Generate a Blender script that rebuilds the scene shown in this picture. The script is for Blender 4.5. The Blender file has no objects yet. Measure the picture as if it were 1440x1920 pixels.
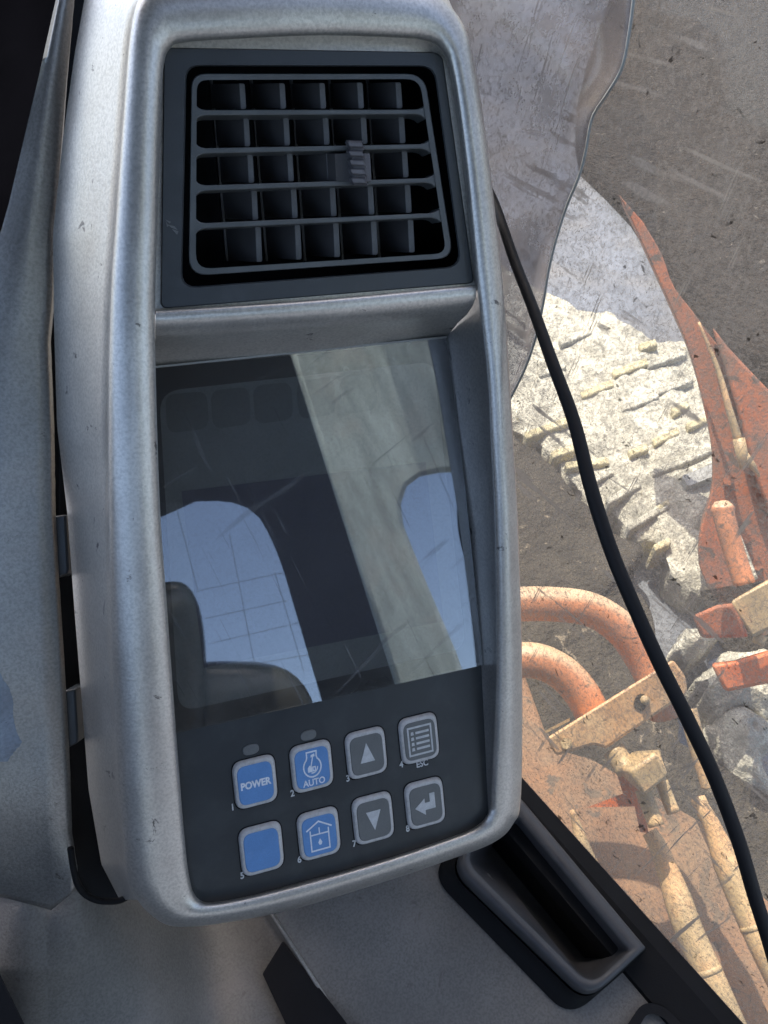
import bpy, bmesh, math, random
from mathutils import Vector, Matrix, Euler, noise
random.seed(7)
sc = bpy.context.scene
R_ = math.radians

# ---------------------------------------------------------------- camera
FPX = 1450.0                                   # focal length in pixels of a 1440 x 1920 frame
CAM = Vector((0, 0, 2.5))
cam_data = bpy.data.cameras.new('camera')
cam = bpy.data.objects.new('camera', cam_data)
sc.collection.objects.link(cam)
cam.location = CAM
cam.rotation_euler = (R_(90 - 50), 0, R_(-37.7))
cam_data.sensor_fit = 'VERTICAL'
cam_data.sensor_height = 36
cam_data.lens = 36 * FPX / 1920
cam_data.clip_start = 0.01
cam_data.clip_end = 400
sc.camera = cam
sc.render.resolution_x, sc.render.resolution_y = 768, 1024

# ---------------------------------------------------------------- sky, sun, exposure
SUN_DIR = Vector((0.13, 0.53, 0.84)).normalized()      # towards the sun
world = bpy.data.worlds.new('World')
sc.world = world
world.use_nodes = True
wn = world.node_tree.nodes
wl = world.node_tree.links
wn.clear()
w_out = wn.new('ShaderNodeOutputWorld')
w_bg = wn.new('ShaderNodeBackground')
w_sky = wn.new('ShaderNodeTexSky')
w_sky.sky_type = 'NISHITA'
w_sky.sun_disc = False
w_sky.sun_elevation = math.asin(SUN_DIR.z)
w_sky.sun_rotation = math.atan2(SUN_DIR.x, SUN_DIR.y)
w_sky.air_density = 0.8
w_sky.dust_density = 3.0
w_sky.ozone_density = 0.25
w_bg.inputs[1].default_value = 0.15
wl.new(w_sky.outputs[0], w_bg.inputs[0])
wl.new(w_bg.outputs[0], w_out.inputs[0])
sun_d = bpy.data.lights.new('sun', 'SUN')
sun_d.energy = 3.3
sun_d.angle = R_(0.5)
sun_d.color = (1.0, 0.93, 0.82)
sun = bpy.data.objects.new('sun', sun_d)
sc.collection.objects.link(sun)
sun.location = (0, 0, 8)
sun.rotation_euler = SUN_DIR.to_track_quat('Z', 'Y').to_euler()
sc.view_settings.view_transform = 'Standard'
sc.view_settings.look = 'None'
sc.view_settings.gamma = 1
sc.view_settings.use_curve_mapping = False
sc.view_settings.exposure = 1.85
sc.cycles.use_denoising = True
sc.cycles.max_bounces = 6
sc.cycles.diffuse_bounces = 3
sc.cycles.glossy_bounces = 4
sc.cycles.transparent_max_bounces = 12
sc.cycles.caustics_reflective = False
sc.cycles.caustics_refractive = False

# ---------------------------------------------------------------- measuring helpers
RM = cam.rotation_euler.to_matrix()
def ray(px, py):
    return RM @ Vector(((px - 720) / FPX, -(py - 960) / FPX, -1))
def P(px, py, d):
    return CAM + ray(px, py) * d
class Plane:
    def __init__(s, n, c):
        s.n = n.normalized(); s.c = c / n.length
    @classmethod
    def through(cls, a, b, c_):
        n = (b - a).cross(c_ - a).normalized()
        if n.dot(CAM - a) < 0: n = -n
        return cls(n, n.dot(a - CAM))
    def __call__(s, px, py, off=0.0):
        r = ray(px, py)
        return CAM + r * ((s.c + off) / s.n.dot(r))
    def depth(s, px, py):
        return s.c / s.n.dot(ray(px, py))
RIM = Plane(RM @ Vector((0.319, -0.26, 0.911)), -0.426)       # front plane of the monitor housing
PAN = Plane.through(RIM(360, 1680, -0.004), RIM(915, 1520, -0.004), RIM(600, 650, -0.046))   # keypad and screen plane
ZP = lambda z: Plane(Vector((0, 0, 1)), z)                      # level plane, z counted from the camera
TAU = math.tan(R_(14))
WIN = Plane(Vector((-1, 0, TAU)), -0.27 + TAU * -0.758)         # right-hand window, leaning out
WIN = Plane.through(CAM + Vector((.27, 0, -.758)), CAM + Vector((.27, 1, -.758)), CAM + Vector((.27 + TAU, 0, .242)))

def catmull(pts, n, closed=False):
    m = len(pts)
    pts = [Vector(p) for p in pts]
    segs = m if closed else m - 1
    out = []
    # chord-length resample
    dense = []
    K = 12
    for i in range(segs):
        if closed:
            p0, p1, p2, p3 = (pts[(i + k) % m] for k in (-1, 0, 1, 2))
        else:
            p1, p2 = pts[i], pts[i + 1]
            p0 = pts[i - 1] if i else p1 * 2 - p2
            p3 = pts[i + 2] if i + 2 < m else p2 * 2 - p1
        for k in range(K):
            t = k / K
            dense.append(0.5 * ((2 * p1) + (p2 - p0) * t + (2 * p0 - 5 * p1 + 4 * p2 - p3) * t * t + (3 * p1 - p0 - 3 * p2 + p3) * t ** 3))
    if not closed: dense.append(pts[-1])
    if n is None: return dense
    loop = dense + [dense[0]] if closed else dense
    L = [0]
    for a, b in zip(loop, loop[1:]): L.append(L[-1] + (b - a).length)
    cnt = n if closed else n - 1
    j = 0
    for i in range(n):
        s = L[-1] * i / cnt
        while j < len(L) - 2 and L[j + 1] < s: j += 1
        f = (s - L[j]) / max(L[j + 1] - L[j], 1e-12)
        out.append(loop[j].lerp(loop[j + 1], f))
    return out

def rpoly(pts, r, seg=5):
    """2-D polygon with rounded corners; r one radius or one per corner"""
    m = len(pts); out = []
    for i in range(m):
        p0, p1, p2 = Vector(pts[i - 1]), Vector(pts[i]), Vector(pts[(i + 1) % m])
        rr = r[i] if isinstance(r, (list, tuple)) else r
        if rr <= 0: out.append(p1); continue
        a = p1 + (p0 - p1).normalized() * min(rr, (p0 - p1).length * .49)
        b = p1 + (p2 - p1).normalized() * min(rr, (p2 - p1).length * .49)
        for k in range(seg + 1):
            t = k / seg
            out.append(a * (1 - t) ** 2 + p1 * 2 * t * (1 - t) * (1 - .18 * math.sin(math.pi * t) * 0) + b * t * t)
    return out

# ---------------------------------------------------------------- object helpers
WLOC = {}
def link(o, parent, loc):
    sc.collection.objects.link(o)
    if parent is not None:
        o.parent = parent
        o.location = loc - WLOC[parent.name]
    else:
        o.location = loc
    WLOC[o.name] = loc.copy()
def tag(o, label, cat, group=None):
    o['label'] = label; o['category'] = cat
    if group: o['group'] = group
    return o
def thing(name, loc, label, cat, group=None):
    o = bpy.data.objects.new(name, None)
    o.empty_display_size = 0.05
    link(o, None, Vector(loc))
    return tag(o, label, cat, group)
def mk(name, verts, faces, mat, parent=None, smooth=False, bevel=0, segs=2, solid=0, subsurf=0, angle=40):
    c = sum((Vector(v) for v in verts), Vector()) / len(verts)
    me = bpy.data.meshes.new(name)
    bm = bmesh.new()
    vs = [bm.verts.new(Vector(v) - c) for v in verts]
    for f in faces:
        try: bm.faces.new([vs[i] for i in f])
        except ValueError: pass
    bmesh.ops.remove_doubles(bm, verts=bm.verts, dist=1e-6)
    bmesh.ops.recalc_face_normals(bm, faces=bm.faces)
    for f in bm.faces: f.smooth = bool(smooth)
    bm.to_mesh(me); bm.free()
    o = bpy.data.objects.new(name, me)
    if mat: me.materials.append(M[mat])
    link(o, parent, c)
    if solid:
        m = o.modifiers.new('thickness', 'SOLIDIFY'); m.thickness = abs(solid); m.offset = -1 if solid > 0 else 1
    if bevel:
        m = o.modifiers.new('bevel', 'BEVEL'); m.width = bevel; m.segments = segs; m.limit_method = 'ANGLE'; m.angle_limit = R_(angle)
        m.harden_normals = False
        for p in me.polygons: p.use_smooth = True
        me.set_sharp_from_angle(angle=R_(angle))
    if subsurf:
        m = o.modifiers.new('smooth', 'SUBSURF'); m.levels = m.render_levels = subsurf
    return o
class Acc:
    """collects shapes for one mesh"""
    def __init__(s): s.v = []; s.f = []
    def add(s, v, f):
        b = len(s.v); s.v += [Vector(x) for x in v]; s.f += [[i + b for i in q] for q in f]; return s
    def build(s, name, mat, parent=None, **k): return mk(name, s.v, s.f, mat, parent, **k)
def g_prism(front, ext):
    n = len(front); ext = Vector(ext)
    v = [Vector(p) for p in front] + [Vector(p) + ext for p in front]
    f = [list(range(n)), list(range(2 * n - 1, n - 1, -1))]
    f += [[i, i + n, (i + 1) % n + n, (i + 1) % n] for i in range(n)]
    return v, f
def g_loft(rails, closed=False, cap0=False, cap1=False):
    n = len(rails[0]); v = [p for r in rails for p in r]; f = []
    for a in range(len(rails) - 1):
        for i in range(n if closed else n - 1):
            j = (i + 1) % n
            f.append([a * n + i, a * n + j, (a + 1) * n + j, (a + 1) * n + i])
    if cap0: f.append(list(range(n)))
    if cap1: f.append(list(range((len(rails) - 1) * n, len(rails) * n))[::-1])
    return v, f
def g_hex(a, b):
    """two quads -> hexahedron"""
    return g_loft([a, b], True, True, True)
def g_tube(path, rad, seg=12, cap=True):
    path = [Vector(p) for p in path]; rails = []
    up = Vector((0.13, 0.21, 0.97))
    for i, p in enumerate(path):
        t = (path[min(i + 1, len(path) - 1)] - path[max(i - 1, 0)]).normalized()
        x = t.cross(up).normalized(); y = x.cross(t).normalized()
        r = rad[i] if isinstance(rad, (list, tuple)) else rad
        rails.append([p + (x * math.cos(2 * math.pi * k / seg) + y * math.sin(2 * math.pi * k / seg)) * r for k in range(seg)])
    return g_loft(rails, True, cap, cap)
def g_mound(poly, plane, h, rough, rings=14, n=72, nscale=6.0, skirt=0.3, power=2.5, center=None, edge=0.0, seed=0):
    """irregular lump standing on a plane, outline given on that plane"""
    base = catmull([plane(*p) for p in poly], n, True)
    c = plane(*center) if center else sum(base, Vector()) / len(base)
    v, f = [], []
    up = Vector((0, 0, 1))
    for k in range(rings + 1):
        t = 1 - k / rings
        for i, b in enumerate(base):
            p = c.lerp(b, max(t, 0.004))
            q = p * nscale + Vector((seed * 7.3, 0, 0))
            nz = noise.fractal(q, 1.0, 2.0, 5) * rough
            if edge and k == 0:
                p = p + (p - c).normalized() * noise.fractal(p * nscale * 2, 1.0, 2.0, 4) * edge
            v.append(p + up * (h * (1 - t ** power) + nz))
    v = [p - up * skirt for p in v[:n]] + v
    for a in range(rings + 1):
        for i in range(n):
            j = (i + 1) % n
            f.append([a * n + i, a * n + j, (a + 1) * n + j, (a + 1) * n + i])
    f.append(list(range((rings + 1) * n, (rings + 2) * n)))
    return v, f

# ---------------------------------------------------------------- materials
M = {}
def newmat(name):
    m = bpy.data.materials.new(name); m.use_nodes = True
    M[name] = m
    nt = m.node_tree
    return nt, nt.nodes['Principled BSDF'], nt.nodes['Material Output']
def N(nt, t, **k):
    n = nt.nodes.new(t)
    for a, b in k.items():
        if a.startswith('i_'): n.inputs[a[2:]].default_value = b
        else: setattr(n, a, b)
    return n
def ramp(nt, src, stops, interp='LINEAR'):
    r = nt.nodes.new('ShaderNodeValToRGB'); r.color_ramp.interpolation = interp
    e = r.color_ramp.elements
    while len(e) < len(stops): e.new(0.5)
    for el, (p, c) in zip(e, stops):
        el.position = p; el.color = (c, c, c, 1) if isinstance(c, (int, float)) else (*c, 1)
    nt.links.new(src, r.inputs[0]); return r
def coords(nt, scale=(1, 1, 1), rot=(0, 0, 0)):
    tc = nt.nodes.new('ShaderNodeTexCoord'); mp = nt.nodes.new('ShaderNodeMapping')
    mp.inputs['Scale'].default_value = scale; mp.inputs['Rotation'].default_value = rot
    nt.links.new(tc.outputs['Object'], mp.inputs[0]); return mp.outputs[0]
def tex(nt, co, scale, detail=4, rough=.55, dist=0):
    n = N(nt, 'ShaderNodeTexNoise'); n.inputs['Scale'].default_value = scale; n.inputs['Detail'].default_value = detail
    n.inputs['Roughness'].default_value = rough; n.inputs['Distortion'].default_value = dist
    nt.links.new(co, n.inputs['Vector']); return n.outputs['Fac']
def mixc(nt, fac, a, b):
    m = nt.nodes.new('ShaderNodeMix'); m.data_type = 'RGBA'
    for s, x in ((0, fac), (6, a), (7, b)):
        if isinstance(x, (int, float)): m.inputs[s].default_value = x
        elif isinstance(x, tuple): m.inputs[s].default_value = (*x, 1)
        else: nt.links.new(x, m.inputs[s])
    return m.outputs[2]
def bump(nt, h, bsdf, strength=.2, dist=.001):
    b = nt.nodes.new('ShaderNodeBump'); b.inputs['Strength'].default_value = strength; b.inputs['Distance'].default_value = dist
    nt.links.new(h, b.inputs['Height']); nt.links.new(b.outputs[0], bsdf.inputs['Normal'])
def surf(name, col, rough=.5, metal=0.0, spec=.5, var=.15, vscale=8, grain=900, gstr=.15, gdist=.0004, wear=None, dust=None, stretch=(1, 1, 1), rvar=.1, gcol=.22, lit_side=None):
    """general worn surface: colour variation, fine grain, optional wear spots and dust"""
    nt, b, out = newmat(name)
    co = coords(nt, stretch)
    v = tex(nt, co, vscale, 4, .6)
    lo = tuple(c * (1 - var) for c in col); hi = tuple(min(1, c * (1 + var)) for c in col)
    c = mixc(nt, ramp(nt, v, [(.3, 0), (.7, 1)]).outputs[0], lo, hi)
    g = tex(nt, co, grain, 3, .6)
    c = mixc(nt, ramp(nt, g, [(.35, gcol), (.6, 0)]).outputs[0], c, tuple(x * .5 for x in col))
    if wear:
        w = tex(nt, coords(nt, (1, 1, 1)), wear[0], 5, .7, .6)
        c = mixc(nt, ramp(nt, w, [(wear[1], 0), (wear[1] + .04, 1)]).outputs[0], c, wear[2])
    if dust:
        w = tex(nt, coords(nt), dust[0], 4, .65, .3)
        c = mixc(nt, ramp(nt, w, [(dust[1], 0), (dust[1] + .25, dust[3])]).outputs[0], c, dust[2])
    if lit_side:                                  # paler sunlit side painted in by facing direction
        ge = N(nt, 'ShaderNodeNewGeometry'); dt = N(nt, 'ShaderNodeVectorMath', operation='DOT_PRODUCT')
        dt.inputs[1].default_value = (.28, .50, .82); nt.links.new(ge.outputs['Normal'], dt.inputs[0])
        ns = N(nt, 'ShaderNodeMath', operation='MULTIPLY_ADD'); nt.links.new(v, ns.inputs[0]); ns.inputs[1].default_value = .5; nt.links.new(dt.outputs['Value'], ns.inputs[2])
        c = mixc(nt, ramp(nt, ns.outputs[0], [(.75, 0), (1.0, .85)]).outputs[0], c, lit_side)
    nt.links.new(c, b.inputs['Base Color'])
    rr = ramp(nt, v, [(.3, max(.02, rough - rvar)), (.7, min(1, rough + rvar))])
    nt.links.new(rr.outputs[0], b.inputs['Roughness'])
    b.inputs['Metallic'].default_value = metal
    b.inputs['Specular IOR Level'].default_value = spec
    bump(nt, g, b, gstr, gdist)
    return b
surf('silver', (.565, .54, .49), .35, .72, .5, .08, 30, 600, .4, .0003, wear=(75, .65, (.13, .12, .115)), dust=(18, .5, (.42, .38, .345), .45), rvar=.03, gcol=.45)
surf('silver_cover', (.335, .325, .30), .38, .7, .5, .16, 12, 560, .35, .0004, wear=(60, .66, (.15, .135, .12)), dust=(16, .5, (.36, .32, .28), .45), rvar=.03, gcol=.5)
surf('deck_grey', (.17, .163, .148), .58, .05, .4, .18, 11, 520, .6, .0005, wear=(34, .65, (.11, .10, .09)), dust=(10, .5, (.24, .215, .195), .5), rvar=.05, gcol=.55)
surf('bluish_reflection', (.25, .29, .335), .45, .3, .5, .25, 30, 400, .4, .0004, wear=(60, .62, (.10, .11, .12)), gcol=.4)  # bluish reflection on the cover, put into a colour
surf('bezel', (.040, .045, .048), .42, 0, .5, .12, 20, 1500, .2, .0002, wear=(40, .78, (.25, .25, .25)), dust=(30, .55, (.09, .095, .1), .4))
surf('louver', (.085, .092, .092), .38, 0, .5, .15, 30, 1500, .15, .0002, dust=(60, .5, (.13, .13, .125), .4))
surf('vane', (.075, .071, .069), .38, 0, .5, .2, 40, 1200, .15, .0002, dust=(70, .55, (.10, .095, .09), .45))
surf('cavity', (.004, .004, .005), .8, 0, .2, .2)
surf('knob', (.12, .115, .12), .5, 0, .4, .25, 90, 1500, .2, .0002)
surf('panel', (.026, .030, .032), .42, 0, .45, .15, 18, 1600, .25, .0002, dust=(40, .5, (.055, .06, .06), .4))
surf('gasket_shade_black', (.004, .004, .0045), .7, 0, .25, .2, 20, 700, .3)  # rubber black, also the painted dark of slot and tray gap
surf('tray_black', (.055, .055, .057), .5, 0, .5, .2, 25, 1000, .3, .0003, dust=(40, .5, (.06, .06, .06), .4))
surf('rubber', (.008, .008, .009), .62, 0, .25, .25, 40, 900, .3)
surf('lcd', (.15, .16, .155), .4, 0, .3, .1, 30, 1500, .1, .0001)
surf('lcd_dark', (.05, .05, .075), .4, 0, .3, .1, 30, 1500, .1, .0001)
surf('lcd_icon', (.09, .097, .095), .4, 0, .3, .1, 30, 1500, .1, .0001)
surf('mask_black', (.006, .007, .009), .3, 0, .4, .1)
surf('key_blue', (.11, .26, .52), .42, 0, .5, .08, 60, 1400, .15, .0002, dust=(120, .55, (.25, .36, .55), .3))
surf('key_grey', (.13, .135, .13), .42, 0, .5, .1, 60, 1400, .15, .0002)
surf('key_rim', (.50, .49, .47), .4, 0, .5, .12, 120, 1400, .2, .0002, dust=(150, .5, (.2, .18, .15), .5))
surf('ink_white', (.72, .76, .80), .5, 0, .4, .1, 200, 1600, .05)
surf('ink_pale', (.52, .53, .52), .5, 0, .4, .15, 200, 1600, .05)
surf('lamp_off', (.13, .135, .13), .4, 0, .5, .1, 100)
surf('orange_lit_side', (.46, .185, .085), .45, 0, .5, .25, 6, 160, .3, .002, wear=(26, .60, (.12, .07, .045)), gcol=.1, lit_side=(.47, .34, .21))  # sunlit upper side of the rails is put into the colour
surf('bracket_paint', (.50, .29, .14), .5, 0, .4, .25, 9, 160, .3, .002, wear=(44, .60, (.16, .08, .04)), dust=(16, .46, (.50, .38, .22), .7), gcol=.1)
surf('orange', (.62, .15, .045), .5, 0, .4, .25, 6, 260, .4, .002, wear=(14, .6, (.09, .055, .04)), dust=(7, .45, (.36, .25, .17), .6), gcol=.1)
surf('tank_dusty', (.20, .10, .05), .7, 0, .3, .35, 6, 160, .4, .003, wear=(18, .58, (.06, .045, .035)), dust=(6, .36, (.155, .11, .07), .8), gcol=.1)
surf('orange_dirty', (.40, .12, .05), .65, 0, .3, .3, 7, 160, .6, .003, wear=(16, .56, (.07, .05, .04)), dust=(7, .38, (.14, .10, .075), .8))
surf('beige_paint', (.40, .29, .155), .5, 0, .4, .25, 9, 160, .3, .002, wear=(38, .63, (.13, .07, .04)), dust=(11, .46, (.50, .24, .10), .65), gcol=.1)
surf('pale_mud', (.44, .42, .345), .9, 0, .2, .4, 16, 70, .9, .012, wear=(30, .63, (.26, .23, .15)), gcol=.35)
surf('yellow_mud', (.48, .42, .26), .85, 0, .2, .3, 18, 90, .7, .01, dust=(12, .5, (.6, .56, .45), .8))
surf('ground_shade_blue', (.115, .128, .152), .6, 0, .4, .35, 5.0, 60, .4, .01, dust=(3, .45, (.15, .145, .14), .7), gcol=.12)  # blue-grey is the shade on pale ground, put into the colour
surf('shaded_soil', (.022, .018, .015), .95, 0, .1, .6, 9, 30, 1.0, .06, wear=(20, .64, (.13, .115, .095)))  # near-black soil with the ground's shade put into its colour
surf('deck_shade_mud', (.045, .039, .030), .85, 0, .2, .5, 9, 50, 1.0, .02, wear=(20, .62, (.17, .14, .10)))  # dark mud colour that includes the shade on the ground
surf('steel_grey', (.3, .3, .28), .5, .3, .5, .2, 20)
surf('cab_dark', (.035, .037, .04), .6, 0, .3, .2, 5)
surf('matte_black', (.012, .012, .013), .75, 0, .15, .3, 30, 800, .3)
surf('cab_pale', (.60, .72, .72), .5, 0, .4, .3, 14, 200, .2, .001, dust=(9, .5, (.74, .75, .70), .6), stretch=(3, 1, .3))  # stretched streaks in the colour imitate highlights on the pillar
surf('vane_lit_edge', (.10, .10, .10), .45, 0, .5, .3, 60, 900, .3, .0003)  # lighter than the vanes: front highlight put into the colour
surf('leather', (.05, .05, .042), .26, 0, .5, .2, 20, 300, .3, .0006)
surf('black_plastic', (.003, .003, .004), .9, 0, .0, .3, 12)

def glass_mat(name, refl, rough, tint, dust_col, dlo, dhi, scale, fine, scratch, famt=.34, fdist=1.2, specks=0):
    nt, b, out = newmat(name)
    nt.nodes.remove(b)
    co = coords(nt)
    tr = N(nt, 'ShaderNodeBsdfTransparent'); tr.inputs[0].default_value = (*tint, 1)
    gl = N(nt, 'ShaderNodeBsdfGlossy'); gl.inputs['Roughness'].default_value = rough
    lw = N(nt, 'ShaderNodeLayerWeight'); lw.inputs[0].default_value = .5
    pw = N(nt, 'ShaderNodeMath', operation='POWER'); nt.links.new(lw.outputs['Facing'], pw.inputs[0]); pw.inputs[1].default_value = 5
    fr = N(nt, 'ShaderNodeMath', operation='MULTIPLY_ADD'); nt.links.new(pw.outputs[0], fr.inputs[0]); fr.inputs[1].default_value = 1 - refl; fr.inputs[2].default_value = refl
    m1 = N(nt, 'ShaderNodeMixShader')
    nt.links.new(fr.outputs[0], m1.inputs[0]); nt.links.new(tr.outputs[0], m1.inputs[1]); nt.links.new(gl.outputs[0], m1.inputs[2])
    df = N(nt, 'ShaderNodeBsdfDiffuse'); tl = N(nt, 'ShaderNodeBsdfTranslucent')
    cc = mixc(nt, tex(nt, co, scale * .6, 4), tuple(x * .8 for x in dust_col), dust_col)
    nt.links.new(cc, df.inputs[0]); nt.links.new(cc, tl.inputs[0])
    md = N(nt, 'ShaderNodeMixShader'); md.inputs[0].default_value = .5
    nt.links.new(df.outputs[0], md.inputs[1]); nt.links.new(tl.outputs[0], md.inputs[2])
    big = ramp(nt, tex(nt, co, scale, 6, .6, .5), [(.3, dlo), (.72, dhi)]).outputs[0]
    fine_n = ramp(nt, tex(nt, co, fine, 4, .7, fdist), [(.48, 0), (.62, famt)]).outputs[0]
    add = N(nt, 'ShaderNodeMath', operation='ADD', use_clamp=True)
    nt.links.new(big, add.inputs[0]); nt.links.new(fine_n, add.inputs[1])
    cur = add.outputs[0]
    if scratch:
        for k, (rot, sc_) in enumerate((((.4, .3, .9), 26), ((1.2, .2, -.6), 34))):
            w = tex(nt, coords(nt, (1, .035, .035) if k else (.05, 1, .05), rot), sc_ * 9, 2, .5, .4)
            r = ramp(nt, w, [(.67, 0), (.72, scratch)]).outputs[0]
            a2 = N(nt, 'ShaderNodeMath', operation='ADD', use_clamp=True)
            nt.links.new(cur, a2.inputs[0]); nt.links.new(r, a2.inputs[1]); cur = a2.outputs[0]
    m2 = N(nt, 'ShaderNodeMixShader')
    nt.links.new(cur, m2.inputs[0]); nt.links.new(m1.outputs[0], m2.inputs[1]); nt.links.new(md.outputs[0], m2.inputs[2])
    last = m2.outputs[0]
    if specks:
        dk = N(nt, 'ShaderNodeBsdfDiffuse'); dk.inputs[0].default_value = (.02, .014, .01, 1)
        m3 = N(nt, 'ShaderNodeMixShader')
        nt.links.new(ramp(nt, tex(nt, co, specks, 3, .6, .8), [(.68, 0), (.71, .8)]).outputs[0], m3.inputs[0])
        nt.links.new(last, m3.inputs[1]); nt.links.new(dk.outputs[0], m3.inputs[2]); last = m3.outputs[0]
    nt.links.new(last, out.inputs[0])
glass_mat('screen_glass', .16, .02, (.92, .93, .93), (.42, .43, .43), .015, .07, 22, 600, .2, .06, .2)
glass_mat('dirty_glass', .02, .03, (.97, .97, .96), (.45, .385, .315), .09, .33, 13, 300, .6, .34, .8, 95)
glass_mat('film', .04, .12, (.85, .87, .92), (.34, .295, .265), .15, .7, 10, 260, .15, .10, .3)

# ================================================================ monitor housing
base = RIM(620, 1600, -0.06)
mon = thing('monitor_console', base, 'silver monitor housing with air vent, dark screen and eight square keys', 'monitor')
# corresponding points of the rim: inner lip -> outer edge (photo measurements laid on the rim plane)
KP = [((345, 79), (300, -34)), ((320, 90), (262, -6)), ((307, 125), (243, 60)), ((300, 250), (229, 220)), ((296, 400), (216, 400)),
      ((291, 560), (205, 560)), ((292, 700), (201, 750)), ((300, 950), (203, 1000)), ((314, 1150), (208, 1200)), ((330, 1370), (217, 1400)),
      ((346, 1570), (230, 1580)), ((356, 1650), (244, 1660)), ((371, 1686), (285, 1717)), ((408, 1692), (350, 1738)),
      ((520, 1668), (520, 1712)), ((700, 1618), (700, 1660)), ((840, 1572), (840, 1613)),
      ((893, 1550), (925, 1580)), ((915, 1524), (962, 1545)), ((920, 1480), (977, 1490)),
      ((929, 1250), (979, 1250)), ((927, 1000), (972, 1000)), ((920, 850), (964, 850)), ((912, 700), (955, 700)),
      ((893, 525), (942, 525)), ((870, 300), (917, 300)), ((847, 140), (893, 135)), ((829, 94), (868, 45)), ((800, 76), (815, -12)),
      ((740, 70), (745, -32)), ((600, 66), (600, -42)), ((450, 72), (450, -42))]
DENSE = catmull([(a[0], a[1], 0) for a, b in KP], None, True)
DOUT = catmull([(b[0], b[1], 0) for a, b in KP], None, True)
DIN = DENSE
nr = len(DIN)
# flare of the sides behind the rim: how far (px) the rear edge lies outside the rim's outer edge
BK = []
SLOT_R = [(-60, 172), (0, 158), (100, 140), (260, 118), (400, 103), (440, 99), (600, 101), (800, 107), (960, 126), (1150, 140), (1300, 152), (1480, 166), (1620, 190), (1690, 226)]
def lin(tab, y):
    if y <= tab[0][0]: return tab[0][1]
    for (a, b), (c, d) in zip(tab, tab[1:]):
        if y <= c: return b + (d - b) * (y - a) / (c - a)
    return tab[-1][1]
def back_point(o):
    x, y = o[0], o[1]
    if x < 300 and y < 1690:
        return RIM(lin(SLOT_R, y), y, -0.062)
    if y > 1560 or (x < 360 and y >= 1690):                    # underside tucks in behind the rim
        k = min(1, max(0, (x - 240) / 120))
        return RIM(226 + (x - 226) * (.98 if x > 300 else k * .5 + .3), y - 28 - 24 * k, -0.062)
    if y < 20: return RIM(x - 10, y - 25, -0.062)
    return RIM(x - 14, y - 4, -0.06)
# profile across the rim
rails = []
wall_tab_r = [(76, 812), (135, 838), (525, 838), (635, 836), (800, 855), (1000, 880), (1250, 901), (1500, 913), (1560, 916)]
def wall_point(i):
    x, y = DIN[i][0], DIN[i][1]
    if y < 560: return RIM(x - 2 if x < 600 else x - 6, y + (2 if y < 120 else 0), -0.016)
    if x > 830 and y < 1530: return PAN(lin(wall_tab_r, y), y, -0.001)
    if x < 380 and y < 1670: return PAN(x - 3, y, -0.001)
    return PAN(x, y - 3, -0.001)
rails.append([wall_point(i) for i in range(nr)])
rails.append([RIM(p[0], p[1], -0.0022) for p in DIN])
for s, h in ((.0, .000), (.06, .0022), (.16, .0038), (.32, .0050), (.5, .0054), (.68, .0048), (.84, .0030), (.95, .0002), (1.0, -.0035), (1.0, -.007)):
    rails.append([RIM(a[0] + (b[0] - a[0]) * s, a[1] + (b[1] - a[1]) * s, h) for a, b in zip(DIN, DOUT)])
back = [back_point(o) for o in DOUT]
for t in (.12, .45, .8, 1.0):
    rails.append([a.lerp(b, t) for a, b in zip(rails[11], back)])
body = Acc().add(*g_loft(rails, True)).build('housing', 'silver', mon, smooth=True)
# silver sill under the vent that rolls down into the screen recess
def hrail(pts, n=40): return catmull(pts, n)
sill = [hrail([RIM(292, 582, -.012), RIM(600, 561, -.012), RIM(893, 534, -.012)]),
        hrail([RIM(292, 583, -.0025), RIM(600, 562, -.0025), RIM(893, 534, -.0025)]),
        hrail([RIM(292, 590, -.0012), RIM(600, 569, -.0012), RIM(893, 541, -.0012)]),
        hrail([RIM(291, 606, -.002), RIM(600, 585, -.002), RIM(892, 558, -.002)]),
        hrail([RIM(291, 622, -.006), RIM(600, 602, -.006), RIM(886, 574, -.006)]),
        hrail([RIM(291, 636, -.015), RIM(600, 616, -.015), RIM(876, 589, -.015)]),
        hrail([RIM(290, 655, -.030), RIM(600, 634, -.030), RIM(858, 606, -.030)]),
        hrail([PAN(289, 692, -.001), PAN(600, 664, -.001), PAN(838, 632, -.001)])]
Acc().add(*g_loft(sill)).build('sill', 'silver', mon, smooth=True)
# silver shelf round the vent bezel
lip_v = [(p[0], p[1]) for p in DIN if p[1] < 545]
# ---- vent
vent_o = rpoly([(307, 89), (829, 98), (889, 531), (301, 579)], [16, 20, 10, 14])
vent_i = rpoly([(350, 124), (813, 125), (863, 499), (341, 539)], [26, 28, 30, 30])
shelf_o = rpoly([(297, 66), (842, 62), (897, 545), (285, 590)], [20, 24, 6, 6])
sh = Acc(); sh.add(*g_loft([[RIM(*p, -.0085) for p in shelf_o], [RIM(*p, -.0085) for p in vent_o], [RIM(*p, -.02) for p in vent_o]], True))
sh.build('vent_shelf', 'silver', mon)
vent = Acc()
vent.add(*g_loft([[RIM(*p, -.020) for p in vent_o], [RIM(*p, -.0060) for p in vent_o], [RIM(p[0] * .992 + 600 * .008, p[1] * .992 + 320 * .008, -.0048) for p in vent_o],
                  [RIM(p[0] * 1.012 - 600 * .012, p[1] * 1.012 - 320 * .012, -.0048) for p in vent_i], [RIM(*p, -.0062) for p in vent_i], [RIM(*p, -.022) for p in vent_i]], True))
vent_ob = vent.build('air_vent', 'bezel', mon, smooth=True)
vent_ob.data.set_sharp_from_angle(angle=R_(35))
cav = Acc().add(*g_loft([[RIM(*p, -.0215) for p in vent_i], [RIM(*p, -.058) for p in vent_i]], True, False, True))
cav.build('duct', 'cavity', vent_ob)
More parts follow.
